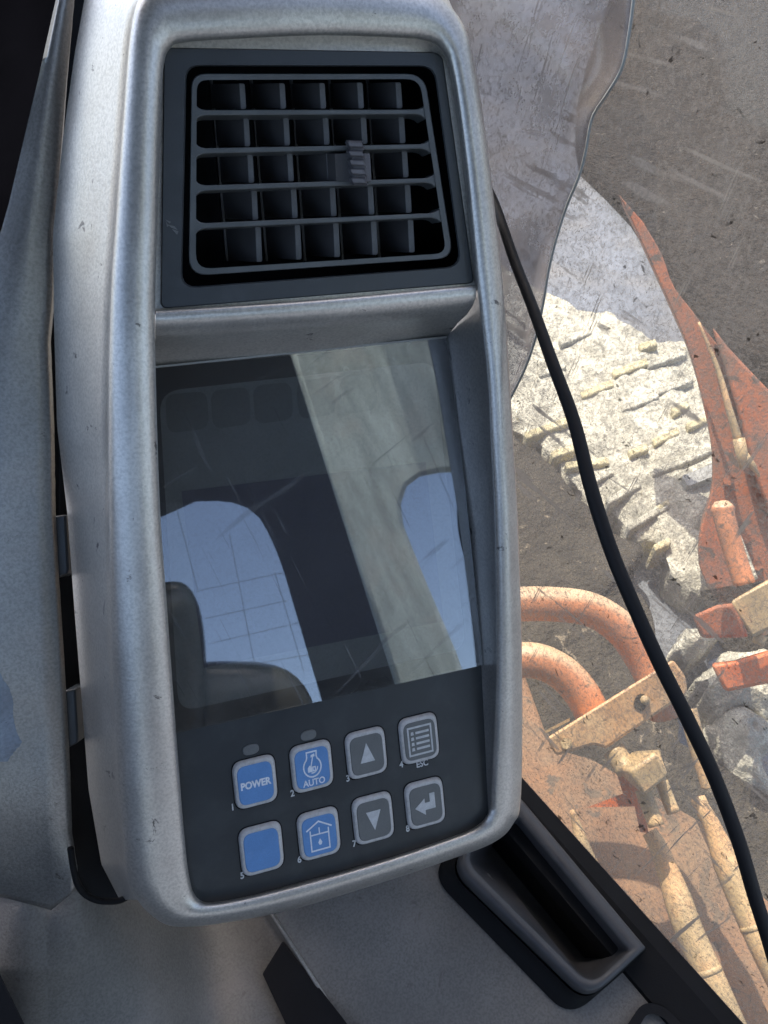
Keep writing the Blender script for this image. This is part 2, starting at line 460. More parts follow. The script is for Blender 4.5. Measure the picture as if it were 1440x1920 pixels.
# louver frame
lo = rpoly([(359, 138), (796, 138), (850, 484), (353, 518)], [26, 34, 30, 38])
li = rpoly([(369, 150), (787, 148), (837, 475), (367, 505)], [20, 26, 22, 30])
fr = Acc().add(*g_loft([[RIM(*p, -.030) for p in lo], [RIM(*p, -.0092) for p in lo], [RIM(p[0] + (600 - p[0]) * .006, p[1] + (320 - p[1]) * .006, -.0082) for p in lo],
                        [RIM(*p, -.0082) for p in li], [RIM(*p, -.020) for p in li]], True))
fo = fr.build('louver_frame', 'louver', vent_ob, smooth=True); fo.data.set_sharp_from_angle(angle=R_(35))
LY = [(151, 148, 368, 790), (211, 209.5, 368, 797), (283, 274, 368, 806), (353, 337.5, 368, 815), (424, 403, 368, 825), (505, 476, 368, 836)]
def ly(k, x):
    a, b, x0, x1 = LY[k]
    return a + (b - a) * (x - x0) / (x1 - x0)
for k in range(1, 5):
    hw = 5.2
    a, b, x0, x1 = LY[k]
    top, bot = [], []
    for x, w in ((x0 - 5, 17), (x0, 14), (x0 + 4, 9.5), (x0 + 10, 6.6), (x0 + 18, hw), (x0 + 120, hw), (x0 + 230, hw - .3), (x1 - 110, hw - .6), (x1 - 18, hw - .6), (x1 - 11, 6), (x1 - 5, 8.5), (x1 - 1, 12), (x1 + 3, 14)):
        top.append((x, ly(k, x) - w)); bot.append((x, ly(k, x) + w))
    loop = top + bot[::-1]
    Acc().add(*g_prism([RIM(*p, -.0088) for p in loop], -RIM.n * .013)).build('louver_bar', 'louver', vent_ob, bevel=.0006)
sc_a = Acc()
for q in (((309, 411), (321, 416), (318, 419)), ((312, 420), (327, 424), (333, 431), (322, 427)), ((322, 429), (335, 434), (332, 440)), ((311, 414), (316, 424), (313, 425))):
    sc_a.add(*g_prism([RIM(x, y, -.0046) for x, y in q], -RIM.n * .0004))
sc_a.build('scuff', 'lamp_off', vent_ob)
# vanes
R1 = [459, 534, 609, 680, 752]; R5 = [489, 563, 635, 706, 775]
for c in range(5):
    a = Acc()
    for r in range(5):
        xm = R1[c] + (R5[c] - R1[c]) * r / 4
        yt, yb = ly(r, xm) + 6, ly(r + 1, xm) - 6
        t = 10.5
        sh_ = 3.2
        q0 = [(xm - t, yt), (xm, yt), (xm + sh_, yb), (xm - t + sh_, yb)]
        m0 = rpoly(q0, [1, 4, 5, 1], 3)
        f_ = [RIM(*p, -.0175) for p in m0]
        cx, cy = xm - 62, (yt + yb) / 2 - 3
        b_ = [RIM(p[0] - 56, cy + (p[1] - cy) * .93, -.046) for p in m0]
        a.add(*g_loft([f_, b_], True, True, True))
    x1_, x5_ = R1[c] - 60, R5[c] - 60
    a.add(*g_hex([RIM(x1_ - 5, 150, -.044), RIM(x1_, 150, -.044), RIM(x5_, 490, -.044), RIM(x5_ - 5, 490, -.044)],
                 [RIM(x1_ - 7, 150, -.050), RIM(x1_ - 2, 150, -.050), RIM(x5_ - 2, 490, -.050), RIM(x5_ - 7, 490, -.050)]))
    vo = a.build('vane', 'vane', vent_ob, bevel=.0004)
    vo.data.materials.append(M['vane_lit_edge'])
    for p_ in vo.data.polygons:
        if p_.normal.dot(RIM.n) > .8 and (p_.center + WLOC[vo.name] - CAM).dot(RIM.n) > RIM.c - .025: p_.material_index = 1
# slide knob
kn = Acc()
n_r = 5
prof = []
for i in range(n_r):
    y0 = 263 + i * 17
    x0 = 655 + i * 1.6
    prof += [(y0, x0, -.0015), (y0 + 4, x0 - 2, .0012), (y0 + 11, x0 + 1, .0012), (y0 + 15, x0 + 4, -.0012)]
prof.append((347, 662, -.0015))
fl = [RIM(x, y, o) for y, x, o in prof]; frr = [RIM(x + 24, y + 1, o) for y, x, o in prof]
bl = [RIM(x - 6, y, -.0075) for y, x, o in prof]; brr = [RIM(x + 26, y + 1, -.0075) for y, x, o in prof]
kn.add(*g_loft([bl, fl, frr, brr], False))
kn.add([bl[0], fl[0], frr[0], brr[0], bl[-1], fl[-1], frr[-1], brr[-1]], [[0, 1, 2, 3], [7, 6, 5, 4]])
knob = kn.build('slide_knob', 'knob', vent_ob)
Acc().add(*g_hex([RIM(655, 286, -.0065), RIM(694, 288, -.0065), RIM(697, 341, -.0065), RIM(661, 343, -.0065)],
                 [RIM(640, 286, -.016), RIM(690, 288, -.016), RIM(693, 341, -.016), RIM(646, 343, -.016)])).build('clip', 'knob', vent_ob, bevel=.0006)
Acc().add(*g_hex([RIM(628, 288, -.010), RIM(664, 288, -.008), RIM(666, 340, -.008), RIM(630, 342, -.010)],
                 [RIM(572, 290, -.040), RIM(606, 290, -.040), RIM(606, 340, -.040), RIM(572, 340, -.040)])).build('knob_arm', 'vane', vent_ob)

# ---- screen and keypad panel
pan_loop = rpoly([(274, 690), (852, 622), (936, 1552), (352, 1712)], [0, 0, 30, 40])
panel = Acc().add(*g_prism([PAN(*p, 0) for p in pan_loop], -PAN.n * .004)).build('keypad_panel', 'panel', mon)
scr = Acc().add(*g_prism([PAN(*p, .0006) for p in [(278, 692), (842, 633), (906, 1246), (322, 1375)]], -PAN.n * .0004)).build('screen', 'mask_black', mon)
lcd = rpoly([(298, 734), (812, 678), (874, 1216), (335, 1335)], [42, 26, 34, 36], 6)
Acc().add(*g_prism([PAN(*p, .0011) for p in lcd], -PAN.n * .0004)).build('display', 'lcd', scr)
Acc().add(*g_prism([PAN(*p, .0016) for p in [(340, 921), (798, 866), (832, 1165), (382, 1252)]], -PAN.n * .0004)).build('display_area', 'lcd_dark', scr)
for (x0, x1, y0) in ((309, 388, 737), (394, 467, 729), (474, 546, 720), (556, 626, 711), (636, 704, 702)):
    q = rpoly([(x0, y0 + 3), (x1, y0 - 4), (x1 + 4, y0 + 66), (x0 + 5, y0 + 76)], 20)
    Acc().add(*g_prism([PAN(*p, .0016) for p in q], -PAN.n * .0004)).build('display_icon', 'lcd_icon', scr)
gl_loop = [(278, 692), (843, 632), (907, 1247), (322, 1377)]
glass = Acc().add(*g_prism([PAN(*p, .0032) for p in gl_loop], -PAN.n * .0010)).build('cover_glass', 'screen_glass', scr)
Acc().add(*g_prism([PAN(*p, .0040) for p in [(292, 686), (838, 630), (838.5, 633.5), (292, 690)]], -PAN.n * .0022)).build('glass_edge_strip', 'steel_grey', scr)

# key frames
KEYC = {1: (478, 1465), 2: (584, 1436), 3: (686, 1411), 4: (785, 1384), 5: (490, 1590), 6: (597.5, 1562), 7: (699, 1533), 8: (796, 1505)}
def key_frame(k):
    c = KEYC[k]
    col = (k - 1) % 4
    e1 = (PAN(c[0] + 38, c[1] - 9.6 - (k > 4) * .6) - PAN(c[0] - 38, c[1] + 9.6 + (k > 4) * .6)) / 2 * (1 - .035 * col)
    e2 = (PAN(c[0] - 4.2, c[1] - 42) - PAN(c[0] + 4.2, c[1] + 42)) / 2 * (1 - .01 * col)
    return PAN(*c), e1, e2
def ring(pts, f, off): return [f[0] + f[1] * a + f[2] * b + PAN.n * off for a, b in pts]
KQ = rpoly([(-1, -1), (1, -1), (1, 1), (-1, 1)], .46, 6)
def scale(q, s): return [p * s for p in q]
def stroke(a, f, pts, w, off, closed=False):
    pts = [Vector(p) for p in pts]
    m = len(pts)
    for i in range(m if closed else m - 1):
        p, q = pts[i], pts[(i + 1) % m]
        t = (q - p).normalized(); n_ = Vector((-t.y, t.x)) * w; e = t * w * .8
        quad = [p - e + n_, p - e - n_, q + e - n_, q + e + n_]
        a.add(*g_prism(ring(quad, f, off + .00002 * (i % 3)), -PAN.n * .0003))
def poly(a, f, pts, off): a.add(*g_prism(ring([Vector(p) for p in pts], f, off), -PAN.n * .0003))
def text_mesh(s, size, bold=0.0):
    cu = bpy.data.curves.new('lettering', 'FONT'); cu.body = s; cu.size = size; cu.align_x = 'CENTER'; cu.align_y = 'CENTER'; cu.offset = bold; cu.resolution_u = 4
    o = bpy.data.objects.new('lettering', cu); sc.collection.objects.link(o)
    bpy.context.view_layer.update()
    dg = bpy.context.evaluated_depsgraph_get()
    me = bpy.data.meshes.new_from_object(o.evaluated_get(dg))
    v = [Vector((p.co.x, p.co.y)) for p in me.vertices]; f = [list(p.vertices) for p in me.polygons]
    bpy.data.objects.remove(o); bpy.data.curves.remove(cu); bpy.data.meshes.remove(me)
    return v, f
def text(name, s, f, c, size, off, mat, parent, bold=.0, xs=1.0):
    v, fc = text_mesh(s, size, bold)
    mk(name, [f[0] + f[1] * (c[0] + p.x * xs) + f[2] * (c[1] + p.y) + PAN.n * off for p in v], fc, mat, parent)
TOP = .0032
digits = {1: (436, 1513), 2: (548, 1487), 3: (652, 1459), 4: (752, 1433), 5: (454, 1641), 6: (561, 1611), 7: (664, 1581), 8: (764, 1553)}
kl = {1: 'blue key marked POWER', 2: 'blue key with engine gauge symbol and AUTO', 3: 'grey key with up triangle', 4: 'grey key with list symbol', 5: 'plain blue key without symbol',
      6: 'blue key with washer tank symbol', 7: 'grey key with down triangle', 8: 'grey key with return arrow'}
for k in range(1, 9):
    f = key_frame(k)
    a = Acc().add(*g_loft([ring(scale(KQ, 1.05), f, .0001), ring(scale(KQ, 1.03), f, .0012), ring(scale(KQ, 1.0), f, .0022), ring(scale(KQ, .95), f, .0028), ring(scale(KQ, .86), f, .0028), ring(scale(KQ, .84), f, .0023)], True, False, True))
    key = a.build('key', 'key_rim', mon, smooth=True); key.data.set_sharp_from_angle(angle=R_(50)); key['label'] = kl[k]
    blue = k in (1, 2, 5, 6)
    Acc().add(*g_loft([ring(scale(KQ, .855), f, .0020), ring(scale(KQ, .85), f, .0027), ring(scale(KQ, .82), f, .0030)], True, True, True)).build('key_cap', 'key_blue' if blue else 'key_grey', key)
    Acc().add(*g_loft([ring(scale(KQ, 1.10), f, .0001), ring(scale(KQ, 1.08), f, .0004), ring(scale(KQ, 1.05), f, .0002)], True)).build('key_surround', 'gasket_shade_black', key, smooth=True)
    ic = Acc(); ink = 'ink_white' if blue else 'ink_pale'
    if k == 1: text('lettering', 'POWER', f, (0, -.02), .43, TOP, ink, key, .018, .98)
    if k == 2:
        text('lettering', 'AUTO', f, (.02, -.64), .40, TOP, ink, key, .010)
        arc = [(.0 + .44 * math.sin(t), .05 + .44 * -math.cos(t)) for t in [(-2.45 + 4.9 * i / 22) for i in range(23)]]
        stroke(ic, f, [(.26, .72)] + [(.24, .50)] + arc[::-1] + [(-.24, .50), (-.24, .72)], .032, TOP, True)
        stroke(ic, f, [(.26 * math.sin(t), .05 - .27 * math.cos(t)) for t in [(-.2 + 1.6 * i / 8) for i in range(9)]], .026, TOP)
        stroke(ic, f, [(.06, .50), (-.06, .10)], .026, TOP)
        poly(ic, f, [(-.05, .48), (.16, .50), (.15, .62), (-.03, .58)], TOP + .00005)
        poly(ic, f, [(-.24, -.16), (-.02, -.16), (-.02, .06), (-.14, .14), (-.24, .02)], TOP + .00005)
        stroke(ic, f, [(.02, -.13), (.14, -.13), (.14, .04), (.02, .04)], .025, TOP, True)
    if k == 3: poly(ic, f, [(-.38, -.34), (.38, -.34), (0, .52)], TOP)
    if k == 7: poly(ic, f, [(-.38, .40), (.38, .40), (0, -.46)], TOP)
    if k == 4:
        stroke(ic, f, [(-.62, -.62), (.62, -.62), (.62, .62), (-.62, .62)], .04, TOP, True)
        for y in (.36, .12, -.12, -.36):
            stroke(ic, f, [(-.18, y), (.46, y)], .05, TOP); poly(ic, f, [(-.48, y - .07), (-.32, y - .07), (-.34, y + .07), (-.46, y + .07)], TOP)
    if k == 6:
        stroke(ic, f, [(-.62, .32), (0, .64), (.62, .32)], .032, TOP)
        stroke(ic, f, [(-.46, .26), (-.46, -.62), (.46, -.62), (.46, .26)], .032, TOP)
        stroke(ic, f, [(-.46, .08), (.46, .08)], .028, TOP); stroke(ic, f, [(0, .10), (0, .34)], .028, TOP)
        poly(ic, f, [(0, -.12), (.10, -.30), (.05, -.40), (-.05, -.40), (-.10, -.30)], TOP)
    if k == 8: poly(ic, f, [(.50, .48), (.50, -.22), (-.06, -.22), (-.06, -.44), (-.60, -.06), (-.06, .30), (-.06, .10), (.22, .10), (.22, .48)], TOP)
    if ic.v: ic.build('symbol', ink, key)
    d = digits[k]
    fd = (PAN(*d), f[1], f[2])
    text('number_mark', str(k), fd, (0, 0), .40, .0007, 'ink_pale', panel, .012)
fE = (PAN(791, 1431), key_frame(4)[1], key_frame(4)[2]); text('lettering', 'ESC', fE, (0, 0), .40, .0007, 'ink_pale', panel, .010)
for c in ((470, 1405), (578, 1378)):
    f0 = key_frame(1); ff = (PAN(*c), f0[1] * .40, f0[2] * .22)
    q = rpoly([(-1, -1), (1, -1), (1, 1), (-1, 1)], [.9] * 4, 4)
    Acc().add(*g_loft([ring(q, ff, -.0002), ring(q, ff, .0005), ring(scale(q, .9), ff, .0008)], True, False, True)).build('indicator_lamp', 'lamp_off', mon)
# stem that carries the housing on the dashboard
st0 = [RIM(330, 1400, -.058), RIM(800, 1330, -.058), RIM(800, 700, -.058), RIM(330, 760, -.058)]
DECKZ = -0.74
st1 = [p + Vector((0.0, 0.05, 0)) for p in st0]
st1 = [Vector((p.x * .85, p.y * .85 + .05, CAM.z + DECKZ - .02)) for p in st0]
Acc().add(*g_hex(st0, st1)).build('support_stem', 'deck_grey', mon, bevel=.01)

# ================================================================ dashboard cover left of the housing
SLOT_L = [(-60, 140), (0, 131), (150, 118), (350, 104), (430, 98), (560, 95), (640, 88), (800, 95), (960, 98), (1100, 106), (1250, 116), (1400, 125), (1560, 132), (1640, 144)]
cov = thing('dashboard_cover', P(-60, 1640, .56), 'worn silver dashboard cover left of the monitor housing', 'dashboard cover')
LEFT = [(-60, 132), (0, 108), (20, 103), (200, 60), (380, 18), (430, 4), (520, -30), (700, -90), (900, -150), (1300, -220), (1900, -240)]
rows = [-50 + 10 * i for i in range(180)]
rl = [[], [], [], [], [], [], []]
def curl_under(x, y):
    t = max(0, min(1, (y - 1380) / 310)); return .020 * t * t * max(0, min(1, (150 - x) / 60))
YEND = [(-240, 1630), (0, 1674), (60, 1698), (100, 1702), (122, 1690), (146, 1658)]
def dcov(x, y): return RIM.depth(x, y) + .060 + curl_under(x, y)
for y in rows:
    if y > 1690: continue
    xs = lin(SLOT_L, y); xl = lin(LEFT, y)
    jag = .7 * noise.noise(Vector((y * .05, 1.0, 0))) + (1.4 * noise.noise(Vector((y * .2, 5.0, 0))) if 420 < y < 700 or y < 160 else 0)
    xs += jag
    xs = min(xs, lin(SLOT_R, y) - 3)
    for j, t in enumerate((0, .03, .12, .35, .65, .9, 1.0)):
        x = xs + (xl - xs) * t
        bulge = (.007 * math.sin(min(1, t * 1.0) * math.pi * .5)) - .006 * (t > .8)
        yb = y
        if y > 1560:
            yend = lin(YEND, x)
            y = 1560 + (y - 1560) / 130 * (yend - 1560)
        d = dcov(x, y) - bulge + (.0035 if t == 0 else 0)
        # dished patch and swell toward the bottom
        d += .006 * math.exp(-((x - 30) / 45) ** 2 - ((y - 1400) / 90) ** 2)
        rl[j].append(P(x, y, d)); y = yb
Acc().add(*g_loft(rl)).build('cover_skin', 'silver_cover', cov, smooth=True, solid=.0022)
xr = [(1262, 8), (1290, 30), (1340, 60), (1395, 86), (1412, 70), (1428, 40)]
pr = [[], [], [], []]
for k in range(24):
    y = 1262 + 166 * k / 23
    for j_, t in enumerate((0, .4, .8, 1.0)):
        x = -70 + (lin(xr, y) + 5 * noise.noise(Vector((y * .06, 0, 3))) + 70) * t
        xs0, xl0 = lin(SLOT_L, y), lin(LEFT, y); tt = (x - xs0) / (xl0 - xs0)
        tb = [0, .03, .12, .35, .65, .9, 1.0]; bg = [.007 * math.sin(u * math.pi * .5) - .006 * (u > .8) for u in tb]
        d = dcov(x, y) - lin(list(zip(tb, bg)), tt) + .006 * math.exp(-((x - 30) / 45) ** 2 - ((y - 1400) / 90) ** 2)
        pr[j_].append(P(x, y, d - (.0035 if t < 1 else .0008)))
Acc().add(*g_loft(pr)).build('reflection_patch', 'bluish_reflection', cov, smooth=True)  # thin patch added as a painted reflection on the cover
# recessed slot with rounded lower end; a black strip stands for its shade
slot = []
for y in [-50, 100, 260, 420, 600, 800, 1000, 1200, 1400, 1560, 1640]:
    slot.append((lin(SLOT_L, y), lin(SLOT_R, y), y))
sl_loop = [(a - 14, y) for a, b, y in slot] + [(144, 1668), (166, 1686), (200, 1691), (222, 1684)] + [(b + 14, y) for a, b, y in slot[::-1]]
Acc().add(*g_prism([P(x, y, RIM.depth(x, y) + .088) for x, y in sl_loop], RM @ Vector((0, 0, -.004)))).build('slot_dark_strip', 'gasket_shade_black', cov)
lipp = catmull([P(x, y, RIM.depth(x, y) + .051) for x, y in [(132, 1590), (138, 1630), (146, 1658), (160, 1677), (182, 1688), (206, 1690), (226, 1688), (244, 1678)]], 40)
Acc().add(*g_tube(lipp, .0022, 8)).build('slot_edge', 'gasket_shade_black', cov, smooth=True)
for (x0, y0, x1, y1) in ((97, 965, 128, 1086), (119, 1292, 146, 1404)):
    q = [(x0, y0 + 3), (x1 - 5, y0), (x1, y1 - 18), (x1 - 2, y1 - 10), (x0 + 5, y1)]
    Acc().add(*g_prism([P(x, y, RIM.depth(x, y) + .066) for x, y in q], RM @ Vector((0, 0, -.02)))).build('clip_tab', 'bezel', cov, bevel=.0012)

# ================================================================ dashboard deck below
Zd = ZP(DECKZ)
def xc(y): return 500 + (y - 1700) * .64
def xs_(y): return 975 + (y - 1500) * 370 / 420
def smooth(a, b, x):
    t = max(0, min(1, (x - a) / (b - a))); return t * t * (3 - 2 * t)
def deck_d(x, y):
    dz = Zd.depth(x, y)
    c = xc(y)
    near = RIM.depth(max(-60, min(150, x)), 1690) + .055 + curl_under(x, 1690) * max(.2, 1 - max(0, y - 1690) / 160) + (y - 1690) * .00008
    t = smooth(20, c - 20, x)
    d = near + (dz + .03 - near) * t ** 1.3
    if x > c - 60: d = d + (dz - d) * smooth(c - 18, c, x)
    d += .022 * math.exp(-((x - 372 - (y - 1750) * .12) / 58) ** 2)
    if x < 60: d += .02 * min(1.5, (60 - x) / 100) ** 2
    return d
tray_in = rpoly([(878, 1600), (985, 1530), (1186, 1782), (1108, 1848)], 24)
def inside(p, q):
    r = False; n = len(q)
    for i in range(n):
        a, b = q[i], q[i - 1]
        if (a[1] > p[1]) != (b[1] > p[1]) and p[0] < (b[0] - a[0]) * (p[1] - a[1]) / (b[1] - a[1]) + a[0]: r = not r
    return r
SLOT_END = [(60, 1560), (136, 1620), (146, 1662), (160, 1679), (182, 1690), (208, 1690), (246, 1676), (260, 1560)]
dv, df, idx = [], [], {}
ys = list(range(1440, 2240, 6)); NX = 270
for j, y in enumerate(ys):
    x1 = xs_(y) - 26
    for i in range(NX + 1):
        x = -280 + (x1 + 280) * i / NX
        yy = y
        dv.append(P(x, yy, deck_d(x, yy)))
        idx[(i, j)] = (x, yy)
W1 = NX + 1
for j in range(len(ys) - 1):
    for i in range(NX):
        cx = (idx[(i, j)][0] + idx[(i + 1, j + 1)][0]) / 2; cy = (idx[(i, j)][1] + idx[(i + 1, j + 1)][1]) / 2
        if inside((cx, cy), tray_in): continue
        if cx < 146 and cy < lin(YEND, cx) - 9 or cy < 1640 and cx < 240 or inside((cx, cy), SLOT_END): continue
        df.append([j * W1 + i, j * W1 + i + 1, (j + 1) * W1 + i + 1, (j + 1) * W1 + i])
deck = thing('side_console', P(500, 1960, .7), 'grey grained side console below the monitor, along the window', 'console')
mk('console_skin', dv, df, 'deck_grey', deck, smooth=True)
ridge = catmull([P(xc(y) + 1, y, deck_d(xc(y) + 1, y) - .0002) for y in range(1660, 1990, 20)], 50)
Acc().add(*g_tube(ridge, .0016, 8)).build('ridge_edge', 'silver_cover', deck, smooth=True)  # pale line added for the crease's worn edge and highlight
# switch plate left of the ridge
sp = [(530, 1764), (640, 1905), (690, 1972), (560, 1972), (492, 1826)]
def deck_p(x, y, up): return P(x, y, deck_d(x, y) - up)
dsp = .66
Acc().add(*g_prism([P(x, y, deck_d(x, y) - .009) for x, y in sp], ray(580, 1880) * .02)).build('switch_plate', 'matte_black', deck, bevel=.001)
sw = [(533, 1848), (548, 1835), (640, 1958), (622, 1968)]
Acc().add(*g_loft([[P(x, y, deck_d(x, y) - .0118) for x, y in sw], [P(x + (586 - x) * .25, y + (1900 - y) * .06, deck_d(x, y) - .0118) for x, y in sw]], True)).build('switch_outline', 'key_grey', deck, solid=.0006)
# corner switch
cs = rpoly([(1150, 1962), (1206, 1876), (1250, 1888), (1322, 1972)], [8, 24, 24, 4])
cs2 = rpoly([(1176, 1964), (1214, 1898), (1243, 1906), (1296, 1972)], [6, 14, 14, 4])
Acc().add(*g_loft([[P(x, y, deck_d(x, y) + .004) for x, y in cs], [P(x, y, deck_d(x, y) - .006) for x, y in cs], [P(x, y, deck_d(x, y) - .006) for x, y in cs2], [P(x, y, deck_d(x, y) + .012) for x, y in cs2]], True, False, True)).build('socket_frame', 'matte_black', deck, bevel=.002)
# black foot at the lower left corner
tag(Acc().add(*g_prism([P(x, y, .485) for x, y in [(-90, 1800), (0, 1826), (46, 1920), (76, 1990), (-90, 1990)]], ray(20, 1900) * .04)).build('rubber_trim', 'matte_black', None, bevel=.001),
    'black rubber edge at the bottom left corner of the dashboard', 'rubber trim')
tag(Acc().add(*g_prism([P(x, y, .60 + (x < 0) * .05) for x, y in [(-600, -500), (230, -420), (190, -120), (110, 300), (60, 560), (-140, 900), (-600, 1000)]], RM @ Vector((0, 0, -.05)))).build('pillar_trim', 'black_plastic', None, bevel=.01),
    'black plastic cab pillar trim in the top left corner', 'pillar trim')

# ================================================================ storage tray by the window
Zt = ZP(DECKZ + .030)
tray = thing('storage_tray', Zd(1000, 1720), 'black narrow storage tray with rounded rim beside the window seal', 'tray')
to = rpoly([(838, 1614), (975, 1492), (1213, 1776), (1107, 1874)], [55, 10, 6, 45], 8)
ti = rpoly([(868, 1605), (968, 1528), (1180, 1782), (1108, 1846)], [40, 14, 6, 36], 8)
tf = rpoly([(905, 1600), (955, 1560), (1120, 1770), (1080, 1815)], [30, 14, 14, 30], 8)
def mixl(a, b, t): return [p.lerp(q, t) for p, q in zip(a, b)]
Acc().add(*g_loft([[Zt(*p) - Vector((0, 0, .016)) for p in to], [Zt(*p) - Vector((0, 0, .003)) for p in to], [Zt(*p) for p in mixl(to, ti, .22)], [Zt(*p) + Vector((0, 0, .0006)) for p in mixl(to, ti, .5)],
                   [Zt(*p) for p in mixl(to, ti, .85)], [Zt(*p) - Vector((0, 0, .004)) for p in ti], [ZP(DECKZ - .05)(*p) for p in tf]], True, False, True)).build('tray_body', 'tray_black', tray, smooth=True)
so = rpoly([(800, 1634), (975, 1488), (1222, 1776), (1068, 1910)], [60, 4, 4, 50], 8)
Acc().add(*g_loft([[Zd(*p) - Vector((0, 0, .004)) for p in so], [Zd(*p) + Vector((0, 0, .003)) for p in so], [Zd(*p) + Vector((0, 0, .004)) for p in mixl(so, to, .3)], [Zt(*p) - Vector((0, 0, .014)) for p in mixl(so, to, .9)]], True)).build('skirt', 'gasket_shade_black', tray, smooth=True)  # black band standing for the shaded gap round the tray

# ================================================================ right-hand window
win = thing('cab_window', CAM + Vector((.28, .4, -.76)), 'dusty scratched side window with black rubber seal', 'window')
wv = [WIN(*p) for p in ((1, 1),)]
def wpt(y, z): return CAM + Vector((.27 + TAU * (z + .758), y, z))
Acc().add(*g_prism([wpt(-.15, -.75), wpt(1.5, -.75), wpt(1.5, .04), wpt(-.15, .04)], Vector((.004, 0, 0)))).build('pane', 'dirty_glass', win)
sx = [(.228, -.748), (.232, -.736), (.262, -.728), (.276, -.730), (.284, -.75), (.284, -.80), (.228, -.80)]
Acc().add(*g_loft([[CAM + Vector((x, y, z)) for x, z in sx] for y in (-.2, 1.5)], True, True, True)).build('seal', 'gasket_shade_black', win)
# loose film on the pane
fe = [(1197, -60), (1188, 0), (1180, 60), (1166, 128), (1136, 180), (1110, 222), (1098, 285), (1086, 330), (1062, 388), (1044, 445), (1030, 500), (1020, 560), (1006, 628), (985, 690), (958, 745), (930, 800)]
fl_ = [(780, -60), (790, 0), (800, 60), (820, 128), (830, 180), (840, 222), (850, 285), (855, 330), (860, 388), (865, 445), (870, 500), (875, 560), (880, 628), (885, 690), (890, 745), (900, 800)]
E = catmull([(x, y, 0) for x, y in fe], 60); F_ = catmull([(x, y, 0) for x, y in fl_], 60)
fr_ = []
for t in [i / 24 for i in range(25)]:
    row = []
    for a, b in zip(F_, E):
        x, y = a[0] + (b[0] - a[0]) * t, a[1] + (b[1] - a[1]) * t
        curl = .003 + .004 * noise.noise(Vector((x * .006, y * .006, 2))) + .010 * max(0, t - .86) / .14 * (.6 + .4 * math.sin(y * .012))
        row.append(WIN(x, y, max(curl, .001)))
    fr_.append(row)
film = Acc().add(*g_loft(fr_)).build('window_film', 'film', None, smooth=True, solid=.0004)
tag(film, 'loose hazy grey film with a curling edge on the window behind the monitor', 'window film')
edge = [WIN(p[0], p[1], .0125) for p in E]
film_e = Acc().add(*g_tube(edge, .0010, 6)).build('curled_edge', 'steel_grey', film, smooth=True)

# ================================================================ cable
cp = [(880, 290, .53), (905, 335, .52), (930, 388, .51), (965, 490, .49), (1000, 580, .475), (1035, 678, .46), (1076, 790, .45), (1108, 915, .44), (1145, 1030, .435), (1186, 1130, .43), (1235, 1240, .43), (1290, 1350, .43), (1340, 1458, .435), (1384, 1575, .44), (1415, 1680, .445), (1442, 1765, .45), (1480, 1900, .46)]
path = catmull([P(*p) for p in cp], 90)
cab = tag(Acc().add(*g_tube(path, [.0028 + .0013 * min(1, i / 40) for i in range(90)], 14)).build('cable', 'rubber', None, smooth=True),
          'thick black cable hanging in front of the window', 'cable')

# ================================================================ outside: ground, track, machine parts
g = mk('ground', [(-60, -60, 0), (60, -60, 0), (60, 60, 0), (-60, 60, 0)], [[0, 1, 2, 3]], 'ground_shade_blue')
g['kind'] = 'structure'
soil = Acc().add(*g_mound([(1250, -420), (1180, -120), (1100, 120), (1085, 285), (1160, 368), (1235, 470), (1310, 590), (1420, 690), (1640, 900), (1950, 700), (2050, 100), (1900, -420), (1500, -480)], ZP(-2.42), .10, .05, 40, 160, 3, .2, edge=.05)).build('shaded_soil', 'shaded_soil', None, smooth=True)  # separate dark patch laid where the ground is in shade
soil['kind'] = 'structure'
mud = Acc().add(*g_mound([(800, 700), (985, 836), (1045, 882), (1100, 955), (1200, 1035), (1165, 1085), (1228, 1150), (1240, 1230), (1262, 1330), (1330, 1478), (1500, 1540), (1600, 2050), (760, 2050)], ZP(-1.70), .03, .02, 30, 160, 6, .4, edge=.02)).build('shade_deck', 'deck_shade_mud', None, smooth=True)  # dark sheet in the shadow's outline, shade put into its colour
tag(mud, 'dark deck sheet below the window, coloured as shaded ground', 'deck')
cb = Acc().add(*g_mound([(1150, 1075), (1190, 1020), (1250, 1020), (1320, 1060), (1390, 1110), (1390, 1200), (1330, 1240), (1360, 1350), (1300, 1350), (1250, 1300), (1225, 1200)], ZP(-1.84), .02, .012, 24, 90, 5, .04, 3, None, .01)).build('shade_bank', 'ground_shade_blue', None, smooth=True)  # mound added where the pale mud is shaded, shade in its colour
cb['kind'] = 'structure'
trk = thing('crawler_track', ZP(-1.75)(1170, 800), 'sunlit crawler track caked in pale mud beyond the deck', 'track')
tp = [(900, 500), (1020, 545), (1092, 588), (1140, 580), (1175, 605), (1232, 642), (1292, 655), (1400, 760), (1440, 900), (1420, 1050), (1335, 1112), (1262, 1090), (1250, 1032), (1195, 1008), (1150, 962), (1085, 922), (1040, 862), (975, 812), (880, 740)]
Acc().add(*g_mound(tp, ZP(-1.72), .03, .020, 60, 220, 9, .12, 5, (1170, 800), .02)).build('mud_cake', 'pale_mud', trk, smooth=True)
